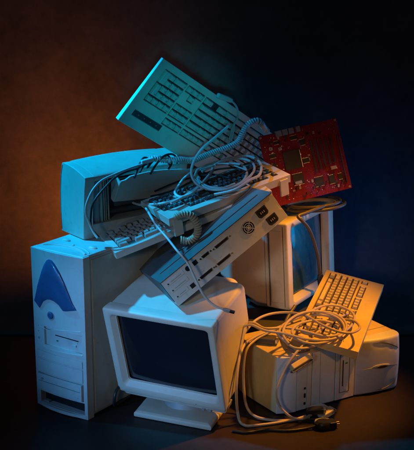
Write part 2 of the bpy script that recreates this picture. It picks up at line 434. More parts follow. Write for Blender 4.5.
# ------------------------------------------------------------------ standing tower (left)
def standing_tower():
    t = thing('computer_tower', 'upright beige computer tower with a blue arched panel, standing at far left', 'computer tower', TR((-.3305, .3746, 0), (0, 0, -.6211)))
    w, h, d = .1933, .470, .40
    g = G(); g.box(-w+.002, -.002, .026, d, .006, h-.006); g.make('case', M['steel'], t, bevel=.003)
    # side panel with a folded lip and rear rail
    g = G(); g.box(-.0022, .0006, .034, d-.006, .014, h-.012); g.make('side_panel', M['steel'], t, bevel=.0008)
    # front bezel with recesses
    holes = [(-.150, -.012, .193, .247, -.008), (-.182, -.012, .149, .172, -.0015), (-.182, -.012, .1065, .1465, -.0015),
             (-.182, -.012, .052, .1035, -.004), (-.176, -.010, .0125, .0475, -.030)]
    def fn(u, v, ww):
        # front face belly: slightly convex, bottom lip curved
        c = (u+w/2)/(w/2); b = .007*(1-c*c) if ww > -.02 else 0
        return (u, -ww-b, v)
    g = G(); g.grid(-w, 0, 0, h, holes, 0, -.026, fn, extra_u=[-w+w*k/14 for k in range(1, 14)], extra_v=[.30, .38, .455])
    g.make('front_bezel', M['tower'], t, bevel=.0016)
    # horizontal lip curves above and under the floppy door
    def strip(name, pts, r, m):
        g = G(); g.tube(catmull([(u, -.007*(1-((u+w/2)/(w/2))**2)-.0005, v) for u, v in pts], 8), r, 6); g.make(name, m, t)
    strip('trim_groove', [(-.172, .243), (-.134, .240), (-.094, .248), (-.015, .259)], .0008, M['tower'])
    strip('trim_groove', [(-.172, .192), (-.150, .186), (-.112, .183), (-.065, .186), (-.010, .190)], .0014, M['tower'])
    bow = lambda u: -.007*(1-((u+w/2)/(w/2))**2)
    # arched blue panel
    top = [(-.186, .3165), (-.181, .325), (-.168, .366), (-.150, .407), (-.138, .430), (-.126, .445), (-.117, .4495), (-.108, .448), (-.097, .439), (-.080, .418), (-.064, .391), (-.051, .364), (-.038, .336), (-.026, .3195)]
    bot = [(-.186, .3160), (-.170, .3035), (-.163, .2985), (-.158, .306), (-.149, .320), (-.132, .3305), (-.118, .3325), (-.104, .331), (-.086, .323), (-.077, .3135), (-.071, .3090), (-.060, .3105), (-.040, .3155), (-.026, .3190)]
    def ev(c, u):
        for (a, p_), (b_, q) in zip(c, c[1:]):
            if u <= b_+1e-9: return p_+(q-p_)*(u-a)/(b_-a)
        return c[-1][1]
    g = G(); nu, nv = 64, 14; fr = []
    for i in range(nu+1):
        u = -.186+.160*i/nu; t_, b_ = ev(top, u), ev(bot, u); col = []
        for j in range(nv+1):
            v = b_+(t_-b_)*j/nv; e = min(1, min(j, nv-j)/2+.25, min(i, nu-i)/3+.2)
            col.append(g.bm.verts.new((u, bow(u)-.0005-.0028*math.sqrt(e)-.0075*math.sin(PI*i/nu)**1.5*(.35+.65*j/nv)*min(1, min(j+1, nv-j+1)/5), v)))
        fr.append(col)
    for a_, b_ in zip(fr, fr[1:]):
        for j in range(nv): g.f([a_[j], b_[j], b_[j+1], a_[j+1]])
    bk = [[g.bm.verts.new((c_[k].co.x, bow(c_[k].co.x)+.0015, c_[k].co.z)) for k in (0, -1)] for c_ in fr]
    for i in range(nu):
        g.f([fr[i][0], fr[i+1][0], bk[i+1][0], bk[i][0]]); g.f([fr[i][-1], fr[i+1][-1], bk[i+1][1], bk[i][1]])
    g.make('blue_panel', M['fin'], t, sharp=70)
    g = G(); g.cyl((-.120, bow(-.12)+.001, .285), (0, -1, 0), .0105, .005, 28, .0085); g.make('power_button', M['fin'], t, bevel=.001)
    g = G(); g.ring((-.120, bow(-.12)-.0006, .285), (0, -1, 0), .0122, .0012); g.make('button_ring', M['grey'], t)
    for k, (u, v, r) in enumerate(((-.1735, .244, .0016), (-.173, .228, .0016), (-.1725, .208, .0036))):
        g = G(); g.cyl((u, bow(u)+.001, v), (0, -1, 0), r, .0022, 14); g.make('reset_button' if k == 2 else 'indicator_lamp', M['grey'], t)
    # floppy drive in its recess, with a thumb notch
    g = G(); g.box(-.1225, -.0135, .0012, .010, .1955, .2445); g.box(-.119, -.030, -.0006, .0012, .2185, .2225)
    g.make('floppy_drive', M['tower'], t, bevel=.0008)
    g = G(); g.box(-.112, -.026, -.0014, .0, .2266, .2288); g.make('disk_slot', M['black'], t, smooth=False)
    g = G(); g.box(-.046, -.034, -.003, .001, .209, .2145); g.make('eject_button', M['tower'], t, bevel=.0006)
    g = G(); g.box(-.108, -.102, -.0016, .001, .2105, .2135); g.make('drive_lamp', M['green_led'], t, smooth=False)
    g = G(); g.box(-.149, -.1255, .004, .008, .194, .246); g.make('thumb_notch', M['grey'], t, smooth=False)
    for a, b in ((.1502, .1708), (.1077, .1453)):
        g = G(); g.loft([[(u, bow(u)-.0008, v) for u, v in ((-.1808, a), (-.0132, a), (-.0132, b), (-.1808, b))]]+[[(u, .002, v) for u, v in ((-.1808, a), (-.0132, a), (-.0132, b), (-.1808, b))]])
        g = G(); n = 12
        for k in range(n):
            u0, u1 = -.1808+.1676*k/n, -.1808+.1676*(k+1)/n
            vs = [g.bm.verts.new(q) for q in ((u0, bow(u0)-.0008, a), (u1, bow(u1)-.0008, a), (u1, bow(u1)-.0008, b), (u0, bow(u0)-.0008, b))]; g.f(vs)
            vs2 = [g.bm.verts.new(q) for q in ((u0, .002, b), (u1, .002, b), (u1, bow(u1)-.0008, b), (u0, bow(u0)-.0008, b))]; g.f(vs2)
        bmesh.ops.remove_doubles(g.bm, verts=g.bm.verts, dist=1e-6)
        o = g.make('bay_cover', M['tower'], t)
    # optical drive, proud of the front
    g = G(); g.box(-.1806, -.0134, -.0095, .01, .0535, .102); dr = g.make('optical_drive', M['tower'], t, bevel=.001)
    g = G(); g.box(-.175, -.019, -.0102, -.0096, .082, .0965); g.make('disc_tray', M['tower'], dr, bevel=.0006)
    g = G(); g.box(-.175, -.019, -.0099, -.0094, .0805, .0815); g.make('tray_gap', M['ink'], dr, smooth=False)
    g = G(); g.cyl((-.160, -.0096, .089), (0, -1, 0), .0042, .0020, 16); g.make('knob', M['grey'], dr)
    g = G(); g.box(-.040, -.026, -.0108, -.0092, .060, .066); g.make('eject_button', M['tower'], dr, bevel=.0005)
    # empty bay at the bottom
    g = G(); g.box(-.1755, -.0105, .018, .0265, .0128, .0472); g.make('empty_bay', M['hole'], t, smooth=False)
    g = G(); g.box(-.168, -.150, .002, .014, .0130, .0180); g.make('bay_clip', M['grey'], t, bevel=.001)
    # bottom lip
    g = G(); n = 12; secs = []
    for k in range(n+1):
        u = -w+.006+(w-.012)*k/n; b = .016*(1-((u+w/2)/(w/2))**2)
        secs.append([(u, .004, .002), (u, -b, .003), (u, -b*.9, .011), (u, .004, .013)])
    g.loft(secs); g.make('bottom_lip', M['tower'], t)
    # top cover: raised lip curving along the front with three bumps
    g = G(); g.box(-w+.004, -.004, .004, d-.01, h-.008, h+.0015); tp = g.make('top_cover', M['tower'], t, bevel=.003)
    g = G(); arc = [(-w+.020, .030), (-w+.045, .046), (-.100, .054), (-.050, .046), (-.014, .026)]
    g.tube(catmull([(a, b, h+.002) for a, b in arc], 10), .0035, 8); g.make('ridge', M['tower'], tp)
    g = G(); g.tube(catmull([(a, b+.016, h+.001) for a, b in arc], 10), .0025, 8); g.make('ridge', M['tower'], tp)
    for (a, b, r) in ((-.150, .098, .014), (-.040, .085, .014), (-.098, .070, .005)):
        g = G(); g.loft([[(a+r*k_*math.cos(q*PI/10), b+r*.6*k_*math.sin(q*PI/10), h+.0015+z) for q in range(20)] for k_, z in ((1, 0), (.93, .003), (.7, .0048), (.3, .0055))])
        g.make('bump', M['tower'], tp)
    for (a, b) in ((-.17, .04), (-.03, .04), (-.03, .33), (-.17, .33)):
        g = G(); g.cyl((a, b, .0005), (0, 0, 1), .012, .006, 16); g.make('foot', M['black'], t)
    return t
standing_tower()

# ------------------------------------------------------------------ lying tower (right)
def lying_tower():
    t = thing('computer_tower', 'beige computer tower lying on its side at lower right, oval handle on its front', 'computer tower', TR((.1952, .4009, 0), (0, 0, .5444)))
    L, h = .4225, .1736
    # plastic shell at the front, curved at its left (top) end
    def sec(y, ins, bow):
        out = []
        n = 10
        for k in range(n+1):
            z = .003+(h-.003)*k/n; q = (2*(z-.0883)/h); out.append((ins-bow*(1-q*q), y, z))
        out += [(L-.004, y, h), (L-.004, y, .003)]
        return out
    g = G(); g.loft([sec(.006, .004, .004), sec(.03, .002, .005), (sec(.12, .0, .007)), sec(.18, .0, .007), sec(.205, .006, .004)])
    g.make('shell', M['lamplit'], t, bevel=.002)
    g = G(); g.box(.10, L-.01, .204, .50, .008, .158); g.make('chassis', M['darkgrey'], t, bevel=.002)
    # seam lines across the top
    g = G(); g.box(.004, L-.006, .0395, .041, h-.0008, h+.0004); g.make('seam', M['ink'], t, smooth=False)
    # rounded top end
    g = G(); secs = []
    for k in range(9):
        a = k/8*PI/2; x = .004+.052*(1-math.cos(a)) if False else .003+.054*k/8
        b = .016*math.sin((k/8)*PI/2)
        secs.append([(x, .008, .003), (x, .004-b, .003+.002), (x, .004-b, h-.002), (x, .008, h-.0005)])
    g.loft(secs); g.make('end_cap', M['tower'], t, sharp=50)
    base_y = -.009
    def cover(name, a, b, y, m, par=t, z0=.005, z1=h-.004):
        g = G(); g.box(a, b, y, .007, z0, z1); return g.make(name, m, par, bevel=.0012)
    bp = cover('button_panel', .0590, .0938, -.0115, M['tower'])
    for k, (z, s_) in enumerate(((.069, .0032), (.047, .0065), (.023, .0038))):
        g = G(); g.box(.0835, .0895, -.0135, -.0112, z-s_, z+s_); g.make('button' if k == 1 else 'socket', M['black'], bp, bevel=.0005, seg=1)
    cover('bay_cover', .0956, .1115, -.0098, M['tower']); cover('bay_cover', .1130, .1400, -.0112, M['tower'])
    cover('bay_cover', .1418, .1935, -.0104, M['tower'])
    dv = cover('disk_drive', .1955, .2635, -.0118, M['tower'])
    for (a, b, c, d_) in ((.2095, .2108, .026, .142), (.2435, .2448, .026, .142), (.2095, .2448, .0255, .0268), (.2095, .2448, .1412, .1425)):
        g = G(); g.box(a, b, -.0124, -.0115, c, d_); g.make('door_gap', M['ink'], dv, smooth=False)
    g = G(); g.box(.2190, .2225, -.0128, -.0112, .045, .125); g.make('disk_slot', M['ink'], dv, smooth=False)
    g = G(); g.box(.2285, .2365, -.0138, -.0112, .034, .050); g.make('eject_button', M['tower'], dv, bevel=.0006)
    g = G(); g.box(.229, .236, -.0135, -.0112, .112, .1165); g.make('drive_lamp', M['green_led'], dv, smooth=False)
    # swelling smooth front cover
    x0, x1 = .2660, .4225
    def bul(x, z):
        q = (x-x0)/(x1-x0); e = (2*(z-h/2)/h)
        return -.0105-.024*math.sin(min(1, q*1.12)*PI*.62)*(1-.18*e*e)+(.012*max(0, q-.90)/.10)
    g = G(); nx, nz = 26, 16; R = []
    for i in range(nx+1):
        col = []
        for j in range(nz+1):
            z = .002+(h-.002)*j/nz; q = i/nx; e = (2*(z-h/2)/h)
            x = x0+(x1+.006*(1-e*e)-x0)*q
            # two creases
            arc1 = .155-1.5*(x-.33)**2*2.2-(.10*(x-.33)); arc2 = .012+2.6*(x-.335)**2+.05*(x-.335)
            dz = .0
            if .315 < x < .420: dz += .0028*math.exp(-((z-arc1)/.0032)**2)
            if .325 < x < .420: dz += .0028*math.exp(-((z-arc2)/.0032)**2)
            col.append(g.bm.verts.new((x, bul(x, z)+dz, z)))
        R.append(col)
    for a, b in zip(R, R[1:]):
        for j in range(nz): g.f([a[j], b[j], b[j+1], a[j+1]])
    # back and rims
    Bk = [[g.bm.verts.new((min(v.co.x, L), .008, v.co.z)) for v in col] for col in R]
    for i in range(nx):
        g.f([R[i][0], R[i+1][0], Bk[i+1][0], Bk[i][0]]); g.f([R[i][-1], R[i+1][-1], Bk[i+1][-1], Bk[i][-1]])
    for j in range(nz):
        g.f([R[0][j], R[0][j+1], Bk[0][j+1], Bk[0][j]]); g.f([R[-1][j], R[-1][j+1], Bk[-1][j+1], Bk[-1][j]])
    fc = g.make('front_cover', M['tower'], t)
    sd = fc.modifiers.new('s', 'SUBSURF'); sd.levels = 1; sd.render_levels = 2
    # crease lines and the oval handle
    def line(name, pts, r, m):
        g = G(); P = catmull([(x, bul(x, z)-.0002, z) for x, z in pts], 8); n_ = len(P)
        g.tube(P, lambda q: r*(.15+math.sin(PI*min(max(q, .02), .98))), 6); g.make(name, m, fc)
    line('crease', [(.318, .162), (.345, .160), (.372, .152), (.398, .139), (.412, .130)], .0012, M['darkgrey'])
    line('crease', [(.332, .012), (.355, .013), (.378, .018), (.400, .030), (.415, .046)], .0012, M['darkgrey'])
    line('crease', [(.288, .082), (.318, .085), (.345, .086), (.375, .084), (.408, .079)], .0016, M['darkgrey'])
    g = G(); cx, cz = .347, .0865
    P = [(cx+.029*math.cos(a*PI/16), cz+.0068*math.sin(a*PI/16)) for a in range(32)]
    g.loft([[(x, bul(x, z)+.002, z) for x, z in P], [(x, bul(x, z)-.0022, z) for x, z in P], [(cx+(x-cx)*.86, bul(x, z)-.0036, cz+(z-cz)*.75) for x, z in P]])
    g.make('handle', M['grey'], fc)
    g = G(); P = [(cx+.017*math.cos(a*PI/12), cz+.0036*math.sin(a*PI/12)) for a in range(24)]
    g.loft([[(x, bul(x, z)-.003, z) for x, z in P], [(x, bul(x, z)-.0046, z) for x, z in P]]); g.make('badge', M['metal'], fc)
    return t
lying_tower()

# ------------------------------------------------------------------ monitors
def monitor(label, rootM, headM, W, H, op, body, bd, secs, scr, mat, extra):
    """headM: centre of the bezel front, x right, y back, z up. op = screen opening (x0,x1,z0,z1)"""
    t = thing('crt_monitor', label, 'monitor', rootM)
    ox0, ox1, oz0, oz1 = op; cx = (ox0+ox1)/2; cz = (oz0+oz1)/2; hw = (ox1-ox0)/2; hh = (oz1-oz0)/2
    n = 5
    def sec(hw_, b, tp, r, y, c=0.): return [(x, y, z) for x, z in rr(hw_, b, tp, r, n, c)]
    g = G()
    S = [sec(W/2-.003, -H/2+.003, H/2-.003, .006, bd), sec(W/2-.001, -H/2+.001, H/2-.001, .007, bd*.6), sec(W/2, -H/2, H/2, .007, .005),
         sec(W/2-.0018, -H/2+.0018, H/2-.0018, .006, .0012), sec(W/2-.004, -H/2+.004, H/2-.004, .005, .0)]
    op_ = lambda e, y: [(x, y, z) for x, z in rr(hw+e, cz-hh-e, cz+hh+e, .008+max(e, 0)*.5, n, cx)]
    S += [op_(.0125, .0), op_(.0105, .0012), op_(.0035, .0140), op_(.0, .0160), op_(-.001, .022)]
    g.loft(S, cap0=True, cap1=False); bz = g.make('bezel', M[mat], t, W=headM, sharp=50)
    # the tube face: a shallow dome
    g = G(); nx, nz = 24, 20; rows = []
    for i in range(nx+1):
        row = []
        for j in range(nz+1):
            a, b = -1+2*i/nx, -1+2*j/nz
            row.append(g.bm.verts.new((cx+(hw+.003)*a, .0185+.007*(a*a*.7+b*b*.5), cz+(hh+.003)*b)))
        rows.append(row)
    for a, b in zip(rows, rows[1:]):
        for j in range(nz): g.f([a[j], b[j], b[j+1], a[j+1]])
    g.make('screen', M[scr], t, W=headM)
    g = G(); g.loft([sec(hw_, b, tp, r, y) for (y, hw_, b, tp, r) in secs]); hs = g.make('housing', M[body], t, W=headM, sharp=32)
    for fn in extra: fn(t, bz, hs, headM)
    return t

M1c = TR((-.1180, .3476, .1907), (.2745, -.0054, -.4607))
M1root = TR((-.085, .42, 0), (0, 0, -.4607))
def m1_extra(t, bz, hs, HM):
    # chin under the bezel with controls
    g = G(); W = .337
    g.loft([[(x, y, z) for x, y, z in ((-W/2+.012+a, .004, -.139), (W/2-.004-a*.4, .004, -.139), (W/2-.004-a*.4, .055, -.139), (-W/2+.012+a, .055, -.139))][0:4] if k == 0 else
            [(-W/2+.012+a, .008, -.154), (W/2-.004-a*.4, .008, -.154), (W/2-.004-a*.4, .050, -.154), (-W/2+.012+a, .050, -.154)] for k, a in ((0, 0), (1, .007))])
    g.make('chin', M['cream'], t, bevel=.002, W=HM)
    for u, s in ((.098, .0045), (.117, .0058)):
        g = G(); g.box(u-s, u+s, .001, .009, -.153, -.1475); g.make('button', M['grey'], t, bevel=.0006, W=HM)
    g = G(); g.box(.078, .081, -.0006, .004, -.1345, -.1325); g.make('power_lamp', M['green_led'], t, smooth=False, W=HM)
    # top seam and vents
    g = G(); g.box(-.150, .150, .0885, .0898, .1325, .1352); g.make('seam', M['ink'], t, smooth=False, W=HM)
    g = G()
    for k in range(13): g.box(-.085+.0135*k, -.0775+.0135*k, .135, .195, .1300, .1328+.0006)
    # stand: neck and wide base
    g = G(); q = Matrix.Identity(4)
    rot = -.41
    B = [(-.165, .530), (-.205, .396), (.011, .305), (.062, .465)]
    c = Vector((sum(p[0] for p in B)/4, sum(p[1] for p in B)/4, 0))
    def P(k, z): return [(c.x+(x-c.x)*k, c.y+(y-c.y)*k, z) for x, y in B]
    g.loft([P(.98, .001), P(1.0, .004), P(1.0, .011), P(.985, .0145), P(.9, .019)])
    st = g.make('stand', M['cream'], t, bevel=.0016, W=Matrix.Identity(4))
    g = G(); g.cyl((c.x+.015, c.y+.035, .018), (0, 0, 1), .062, .034, 28, .050); g.make('swivel', M['grey'], st, bevel=.002, W=Matrix.Identity(4))
    g = G(); g.box(-.06, .05, .05, .15, -.155, -.128); g.make('neck', M['darkgrey'], t, bevel=.006, W=HM)  # dark grey stands in for the shadow beneath the monitor head
monitor('cream monitor with a dark screen standing in front, tilted back between the two towers', M1root, M1c, .337, .284,
        (-.137, .141, -.108, .113), 'cream', .036,
        [(.033, .1635, -.1375, .1375, .010), (.076, .1635, -.1370, .1370, .012), (.083, .1620, -.1300, .1365, .012), (.150, .1600, -.060, .1340, .014),
         (.224, .1560, -.004, .1290, .016), (.232, .1500, .0, .1240, .018), (.245, .108, .004, .100, .02), (.325, .085, .0, .070, .02)],
        'screen', 'cream', [m1_extra])

M2c = TR((.3305, .8817, .3279), (-.0605, 0, 1.0307))
M2root = TR((.25, .93, .17), (0, 0, 1.0307))
def m2_extra(t, bz, hs, HM):
    W, H = .3327, .274
    # ribbed grip panel in the side of the bezel surround
    g = G(); g.box(-W/2-.0022, -W/2+.004, .0185, .060, -.115, .112); g.make('side_grip', M['cream'], t, bevel=.0018, W=HM)
    g = G(); g.box(-W/2-.0008, -W/2+.002, .0138, .0150, -.128, .126); g.box(-W/2-.0008, -W/2+.002, .0640, .0652, -.128, .126)
    g.make('seam', M['ink'], t, smooth=False, W=HM)
    for u in (.118, .105, .092):
        g = G(); g.box(u-.004, u+.004, -.0015, .003, -.128, -.1235); g.make('button', M['grey'], t, bevel=.0006, W=HM)
    g = G(); g.loft([[(-.12, .03, -.135), (.12, .03, -.135), (.12, .17, -.135), (-.12, .17, -.135)], [(-.10, .05, -.158), (.10, .05, -.158), (.10, .15, -.158), (-.10, .15, -.158)]])
    g.make('neck', M['cream'], t, bevel=.003, W=HM)
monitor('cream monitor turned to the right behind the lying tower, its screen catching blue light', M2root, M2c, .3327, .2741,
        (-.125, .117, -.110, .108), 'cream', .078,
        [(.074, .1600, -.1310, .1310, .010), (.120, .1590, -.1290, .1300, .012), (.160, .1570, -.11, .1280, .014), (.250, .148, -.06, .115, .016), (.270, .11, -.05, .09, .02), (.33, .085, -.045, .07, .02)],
        'screen_reflect', 'cream', [m2_extra])

# ------------------------------------------------------------------ slim desktop, rear panel to the viewer
def slim_desktop():
    t = thing('desktop_computer', 'flat desktop computer tilted on the front monitor, sockets and fan facing out', 'desktop computer', TR((-.0759, .3395, .3490), (-.1822, -.5925, .3915)))
    L, h, d = .385, .0840, .285
    g = G(); g.box(0, L, .0015, d, 0, h-.003); g.make('chassis', M['steel'], t, bevel=.0012)
    g = G(); g.box(-.0018, L+.0018, -.004, d+.002, h-.0035, h-.001); g.box(-.0018, -.0004, .008, d, .012, h-.003); g.make('lid', M['shadedsteel'], t, bevel=.0007, seg=1)
    # rear panel
    poly = [(0, 0), (L, 0), (L+.0, .026), (L-.006, .030), (L-.006, .044), (L, .048), (L, h-.010), (L-.010, h-.004), (0, h-.004)]
    g = G(); g.prism(poly, XZ, -.0014, .0012); rp = g.make('rear_panel', M['rearsteel'], t, bevel=.0005, seg=1)
    def add(name, m, fn, bv=.0005, par=rp, sm=True):
        g = G(); fn(g); return g.make(name, m, par, bevel=bv, seg=1, smooth=sm)
    # fan grille
    cx, cz = .278, .0455
    add('fan_opening', M['hole'], lambda g: g.cyl((cx, -.0011, cz), (0, -1, 0), .0195, .0004, 36), 0)
    fg = add('fan_grille', M['rearsteel'], lambda g: [g.ring((cx, -.0024, cz), (0, -1, 0), r, .0011, 32) for r in (.0068, .0125, .0180)] , 0)
    add('grille_hub', M['rearsteel'], lambda g: g.cyl((cx, -.0012, cz), (0, -1, 0), .0038, .003, 18), 0, fg)
    def bars(g):
        for k in range(4):
            a = PI/4+k*PI/2; v = Vector((math.cos(a), 0, math.sin(a))); g.tube([Vector((cx, -.0024, cz))+v*.003, Vector((cx, -.0024, cz))+v*.019], .0011, 6)
    add('grille_bar', M['rearsteel'], bars, 0, fg)
    # mains inlets
    for (x, z, sx, sz) in ((.3335, .0555, .0165, .0125), (.3450, .0215, .0160, .0125)):
        ch = .005
        o = add('mains_socket', M['black'], lambda g: g.prism([(x-sx+ch, z-sz), (x+sx-ch, z-sz), (x+sx, z-sz+ch), (x+sx, z+sz), (x-sx, z+sz), (x-sx, z-sz+ch)], XZ, .0012, .0045), .0008)
        add('socket_recess', M['hole'], lambda g: g.prism([(x-sx+.006, z-sz+.004), (x+sx-.006, z-sz+.004), (x+sx-.004, z+sz-.003), (x-sx+.004, z+sz-.003)], XZ, .0045, .0049), 0, o)
        for k in (-1, 0, 1): add('pin', M['metal'], lambda g: g.box(x+k*.0055-.0012, x+k*.0055+.0012, -.0058, -.0046, z-.003, z+.003), 0, o)
    for (x, z) in ((.3145, .0415), (.3560, .0695)): add('screw', M['metal'], lambda g: g.cyl((x, -.001, z), (0, -1, 0), .0026, .0016, 12), 0)
    # D-sub sockets
    for (x, z, w_) in ((.1395, .0635, .0125), (.1945, .0615, .0235), (.1720, .0205, .0235), (.1115, .0215, .0215)):
        o = add('port', M['metal'], lambda g: g.prism([(x-w_+.002, z-.0042), (x+w_-.002, z-.0042), (x+w_, z+.0042), (x-w_, z+.0042)], XZ, .001, .0045), .0006)
        add('port_face', M['black'], lambda g: g.prism([(x-w_+.0038, z-.0030), (x+w_-.0038, z-.0030), (x+w_-.0018, z+.0030), (x-w_+.0018, z+.0030)], XZ, .0043, .0049), 0, o)
        for k in (-1, 1): add('standoff', M['metal'], lambda g: g.cyl((x+k*(w_+.005), -.001, z), (0, -1, 0), .0025, .0040, 6), 0, o)
    add('round_socket', M['black'], lambda g: g.cyl((.0800, -.001, .0650), (0, -1, 0), .0072, .0026, 22), 0)
    for (x, z) in ((.1055, .0645), (.0635, .0190)): add('square_socket', M['hole'], lambda g: g.box(x-.0068, x+.0068, -.0018, -.001, z-.0062, z+.0062), 0)
    # blanked expansion slots
    for z in (.0655, .0440, .0225):
        x1_ = .066 if z > .03 else .050
        o = add('slot_cover', M['rearsteel'], lambda g: g.box(.008, x1_, -.0024, -.001, z-.0058, z+.0058), .0006)
        add('screw', M['metal'], lambda g: g.cyl((.0130, -.0022, z), (0, -1, 0), .0022, .0016, 10), 0, o)
        add('slot_mark', M['grey'], lambda g: g.box(.022, x1_-.008, -.00275, -.0023, z-.0008, z+.0008), 0, o)
    # small printed marks under the sockets
    def marks(g):
        for (x, z, w_) in ((.1395, .0545, .006), (.1945, .0525, .010), (.1720, .0300, .010), (.1115, .0310, .008), (.318, .030, .004)):
            n = int(w_/.0017)
            for k in range(n): g.box(x-w_/2+.0017*k, x-w_/2+.0017*k+.0010, -.0014, -.0011, z, z+.0016)
    add('printed_marks', M['grey'], marks, 0)
    g = G(); g.box(.345, .372, -.0020, -.0012, .0700, .0765); g.make('sticker', M['lamplit'], rp, smooth=False)
    # things on the lid: a raised edge and screw heads
    g = G(); g.box(.02, L-.02, .060, .064, h-.0012, h+.002); g.make('lid_rib', M['shadedsteel'], t, bevel=.0008)
    return t
slim_desktop()

# ------------------------------------------------------------------ printer
def printer():
    t = thing('printer', 'inkjet printer with rounded lid and open paper flap on top of the upright tower', 'printer', TR((-.3440, .5400, .4730), (0, 0, .6527)))
    L = .345
    # side cheek profile in (y, z)
    chk = [(.004, .0), (.001, .05), (-.003, .10), (-.008, .145), (-.014, .176), (-.013, .181), (.012, .190), (.045, .1985), (.080, .204), (.104, .2055), (.112, .2035), (.122, .170), (.128, .12), (.130, .06), (.126, .0)]
    def cheek(x0, x1, nm):
        P = chk
        g = G(); g.loft([[(x0+e, .06+(a-.06)*k, .1+(b-.1)*k) for a, b in P] for e, k in ((0, .985), (.0022, .997), (.004, 1))]+[[(x1, a, b) for a, b in P]])
        return g.make(nm, M['beige'], t, sharp=25)
    cheek(0, .030, 'side_panel'); cheek(L, L-.03, 'side_panel')
    g = G(); Q = [(.1085, .198), (.1185, .170), (.1245, .12), (.1265, .06), (.1235, .006)]
    g.tube([(-.0002, a, b) for a, b in Q], .0008, 6); g.make('seam', M['ink'], t)
    # rounded lid shell
    pr = [(-.014, .168), (-.013, .181), (.012, .1915), (.045, .1995), (.080, .205), (.104, .2065), (.118, .200), (.127, .170), (.131, .12), (.131, .02)]
    o_ = [(p.x, p.y) for p in catmull([(a, b, 0) for a, b in pr], 6)]
    th = .004; inn = []
    for k, (a, b) in enumerate(o_):
        p0 = Vector(o_[max(k-1, 0)]); p1 = Vector(o_[min(k+1, len(o_)-1)]); tt = (p1-p0).normalized(); inn.append((a+tt.y*th, b-tt.x*th))
    ring = o_+inn[::-1]
    secs = []
    for k in range(15):
        x = .029+(L-.058)*k/14; sw = .010*math.sin(PI*k/14)
        secs.append([(x, a-(sw*.6 if a < .06 else 0), b+sw*(1 if b > .15 else 0)*.6) for a, b in ring])
    g = G(); g.loft(secs); g.make('lid', M['beige'], t, sharp=50)
    # back and inner mechanism
    g = G(); g.box(.030, L-.030, .060, .130, .002, .150); g.make('mechanism', M['darkgrey'], t, bevel=.003)
    g = G(); g.box(.028, L-.028, .004, .128, .0, .040); g.make('base', M['beige'], t, bevel=.003)
    g = G(); g.tube([(.032, .035, .060), (L-.032, .035, .060)], .008, 16); g.make('roller', M['darkgrey'], t)
    g = G(); g.tube([(.032, .040, .150), (L-.032, .040, .150)], .003, 12); g.make('rail', M['metal'], t)
    # upright ribs beside the left cheek
    for k, (x, y, w_, m_) in enumerate(((.044, .016, .018, 'grey'), (.064, .010, .006, 'beige'), (.076, .014, .004, 'beige'), (.085, .018, .003, 'beige'), (.096, .022, .003, 'beige'))):
        g = G(); g.loft([[(x, y+.0, .035), (x+w_, y, .035), (x+w_, y+.04, .035), (x, y+.04, .035)], [(x-.006, y-.006, .168), (x-.006+w_, y-.006, .168), (x-.006+w_, y+.04, .168), (x-.006, y+.04, .168)]])
        g.make('paper_guide', M[m_], t, bevel=.0012)
    # open output flap leaning towards the viewer
    n = 16; secs = []
    for k in range(n+1):
        q = k/n; x = .098+.250*q; zt = .166+.012*math.sin(PI*min(1, q*.95+.1)); step = .006 if q < .12 else 0
        yb, yt = -.008, -.044
        zb = .098-.006*math.sin(PI*q)
        secs.append([(x, yb, zb), (x, yb+(yt-yb)*.5-.004, (zb+zt)/2), (x, yt, zt-step), (x, yt+.005, zt-step+.001), (x, yb+(yt-yb)*.5+.001, (zb+zt)/2), (x, yb+.005, zb)])
    g = G(); g.loft(secs); fl = g.make('paper_flap', M['beige'], t, sharp=50)
    g = G(); P = [(-.008, .098), (-.046, .160), (-.010, .186), (.000, .172), (.004, .105)]
    g.loft([[(.093, a, b) for a, b in P], [(.098, a, b) for a, b in P]]); g.make('wing', M['beige'], fl, bevel=.001)
    g = G(); g.box(.100, .345, -.006, .002, .084, .099); g.make('flap_hinge', M['darkgrey'], t, bevel=.001)
    return t
printer()

